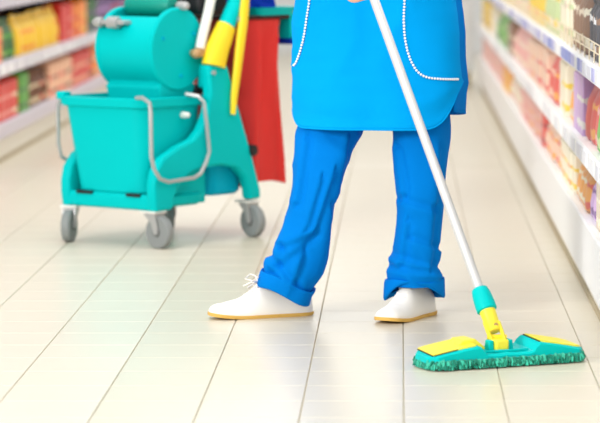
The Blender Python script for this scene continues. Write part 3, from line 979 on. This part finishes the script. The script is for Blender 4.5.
# -- body: one continuous surface grown from overlapping limbs
def grip(bm_, s0, palm, wrist, flip=1):
    """hand closed round the mop handle; palm = unit direction from the handle to the palm"""
    c = PV + HU*s0
    palm = (palm - HU*palm.dot(HU)).normalized(); tn = HU.cross(palm)*flip
    R = .0118
    for i, (off, ln, r) in enumerate(((-.032, 200, .0078), (-.011, 235, .0088), (.010, 245, .009), (.031, 225, .0086))):
        pts = []
        for k in range(8):
            a = math.radians(ln*k/7)
            pts.append(c + HU*(off*(1 - .12*k/7)) + (palm*math.cos(a) + tn*math.sin(a))*(R + r*.95 + .006*(1-k/7)))
        for p, q in zip(pts, pts[1:]): bm_.capsule(p, q, r, r*.96, 10, 3)
    th = [c + HU*.03 + palm*.03 - tn*.012, c + HU*.048 + palm*.015 - tn*.024, c + HU*.056 - palm*.008 - tn*.022, c + HU*.058 - palm*.022 - tn*.008]
    for p, q in zip(th, th[1:]): bm_.capsule(p, q, .0105, .009, 10, 3)
    for off in (-.026, -.008, .010, .028):
        bm_.capsule(c + HU*off + palm*.024, c + HU*off*.8 + palm*.058 + (wrist - c).normalized()*.01, .013, .015, 10, 3)
    bm_.capsule(c + palm*.055, wrist, .026, .026, 12, 4)
bd = PB()
hips, waist, chest = (-.065, 8.115, .86), (-.065, 8.12, 1.02), (-.066, 8.12, 1.20)
bd.ellipsoid((-.066, 8.118, .86), (.175, .112, .14)); bd.ellipsoid((-.066, 8.12, 1.02), (.14, .095, .17)); bd.ellipsoid((-.066, 8.12, 1.20), (.165, .10, .17))
bd.capsule((-.20, 8.125, 1.31), (.07, 8.125, 1.31), .055, .055)
bd.capsule((-.066, 8.125, 1.32), (-.07, 8.10, 1.43), .055, .05)
for (hx, kx, ky, ax, ay) in ((-.15, -.225, 8.085, -.29, 8.115), (.025, .055, 8.085, .052, 8.115)):
    bd.capsule((hx, 8.115, .82), (kx, ky, .46), .064, .046); bd.capsule((kx, ky, .46), (kx*.45+ax*.55, ay+.01, .28), .05, .047); bd.capsule((kx*.45+ax*.55, ay+.01, .28), (ax, ay, .075), .045, .024)
for a_, b_ in (((-.285, 8.12, .04), (-.44, 8.06, .035)), ((.055, 8.118, .04), (-.01, 8.01, .035))):
    bd.capsule(a_, b_, .018, .014)
W1 = PV + HU*1.055 + Vector((-.055, .07, .085)); W2 = PV + HU*1.25 + Vector((.10, .06, .03))
E1 = Vector((-.36, 8.02, 1.06)); E2 = Vector((.19, 7.98, 1.06))
bd.capsule((-.235, 8.125, 1.305), E1, .048, .038); bd.capsule(E1, W1, .038, .026)
bd.capsule((.105, 8.125, 1.305), E2, .048, .038); bd.capsule(E2, W2, .038, .026)
grip(bd, 1.047, (W1 - (PV + HU*1.055)), W1, -1)
grip(bd, 1.25, (W2 - (PV + HU*1.25)), W2, 1)
# head: cranium, jaw, nose, brow, lips, ears; looks down at the mop
hc = Vector((-.07, 8.085, 1.535))
bd.ellipsoid(hc + Vector((0, .012, .02)), (.076, .094, .098)); bd.ellipsoid(hc + Vector((0, -.028, -.045)), (.058, .066, .068))
bd.capsule(hc + Vector((0, -.088, .008)), hc + Vector((0, -.106, -.026)), .009, .013)
bd.capsule(hc + Vector((-.03, -.078, .022)), hc + Vector((.03, -.078, .022)), .012, .012)
bd.capsule(hc + Vector((-.016, -.088, -.062)), hc + Vector((.016, -.088, -.062)), .008, .008)
for sg in (-1, 1): bd.ellipsoid(hc + Vector((sg*.078, .012, -.008)), (.01, .018, .03))
body = bd.build('body', M_SKIN, person, angle=180)
rm = body.modifiers.new('skin', 'REMESH'); rm.mode = 'VOXEL'; rm.voxel_size = .0048; rm.use_smooth_shade = True
sm = body.modifiers.new('soften', 'SMOOTH'); sm.factor = .5; sm.iterations = 5
hr = PB(); hr.ellipsoid(hc + Vector((0, .022, .034)), (.084, .10, .098)); hr.ellipsoid(hc + Vector((0, .115, .055)), (.042, .042, .042))
hr.build('hair', M_HAIR, person)
ey = PB()
for sg in (-1, 1): ey.ellipsoid(hc + Vector((sg*.03, -.083, .004)), (.013, .008, .007), 12, 8)
ey.build('eyes', M_EYE, person)
for sg, S0, E0 in ((-1, Vector((-.215, 8.125, 1.30)), E1), (1, Vector((.085, 8.125, 1.30)), E2)):
    g = PB(); rings = []
    ax = (E0-S0).normalized(); u1 = ax.orthogonal().normalized(); u2 = ax.cross(u1)
    for k in range(13):
        c = S0 + (E0-S0)*(.85*k/12 - .12); r = .066 - .008*k/12
        rings.append([c + (u1*math.cos(2*PI*q/28) + u2*math.sin(2*PI*q/28))*(r + .004*noise.noise(Vector((q, k*.5, sg)))) for q in range(28)])
    g.loft(rings, False, False); g.build('sleeve', M_CLOTH, tunic, angle=180, solid=.002)
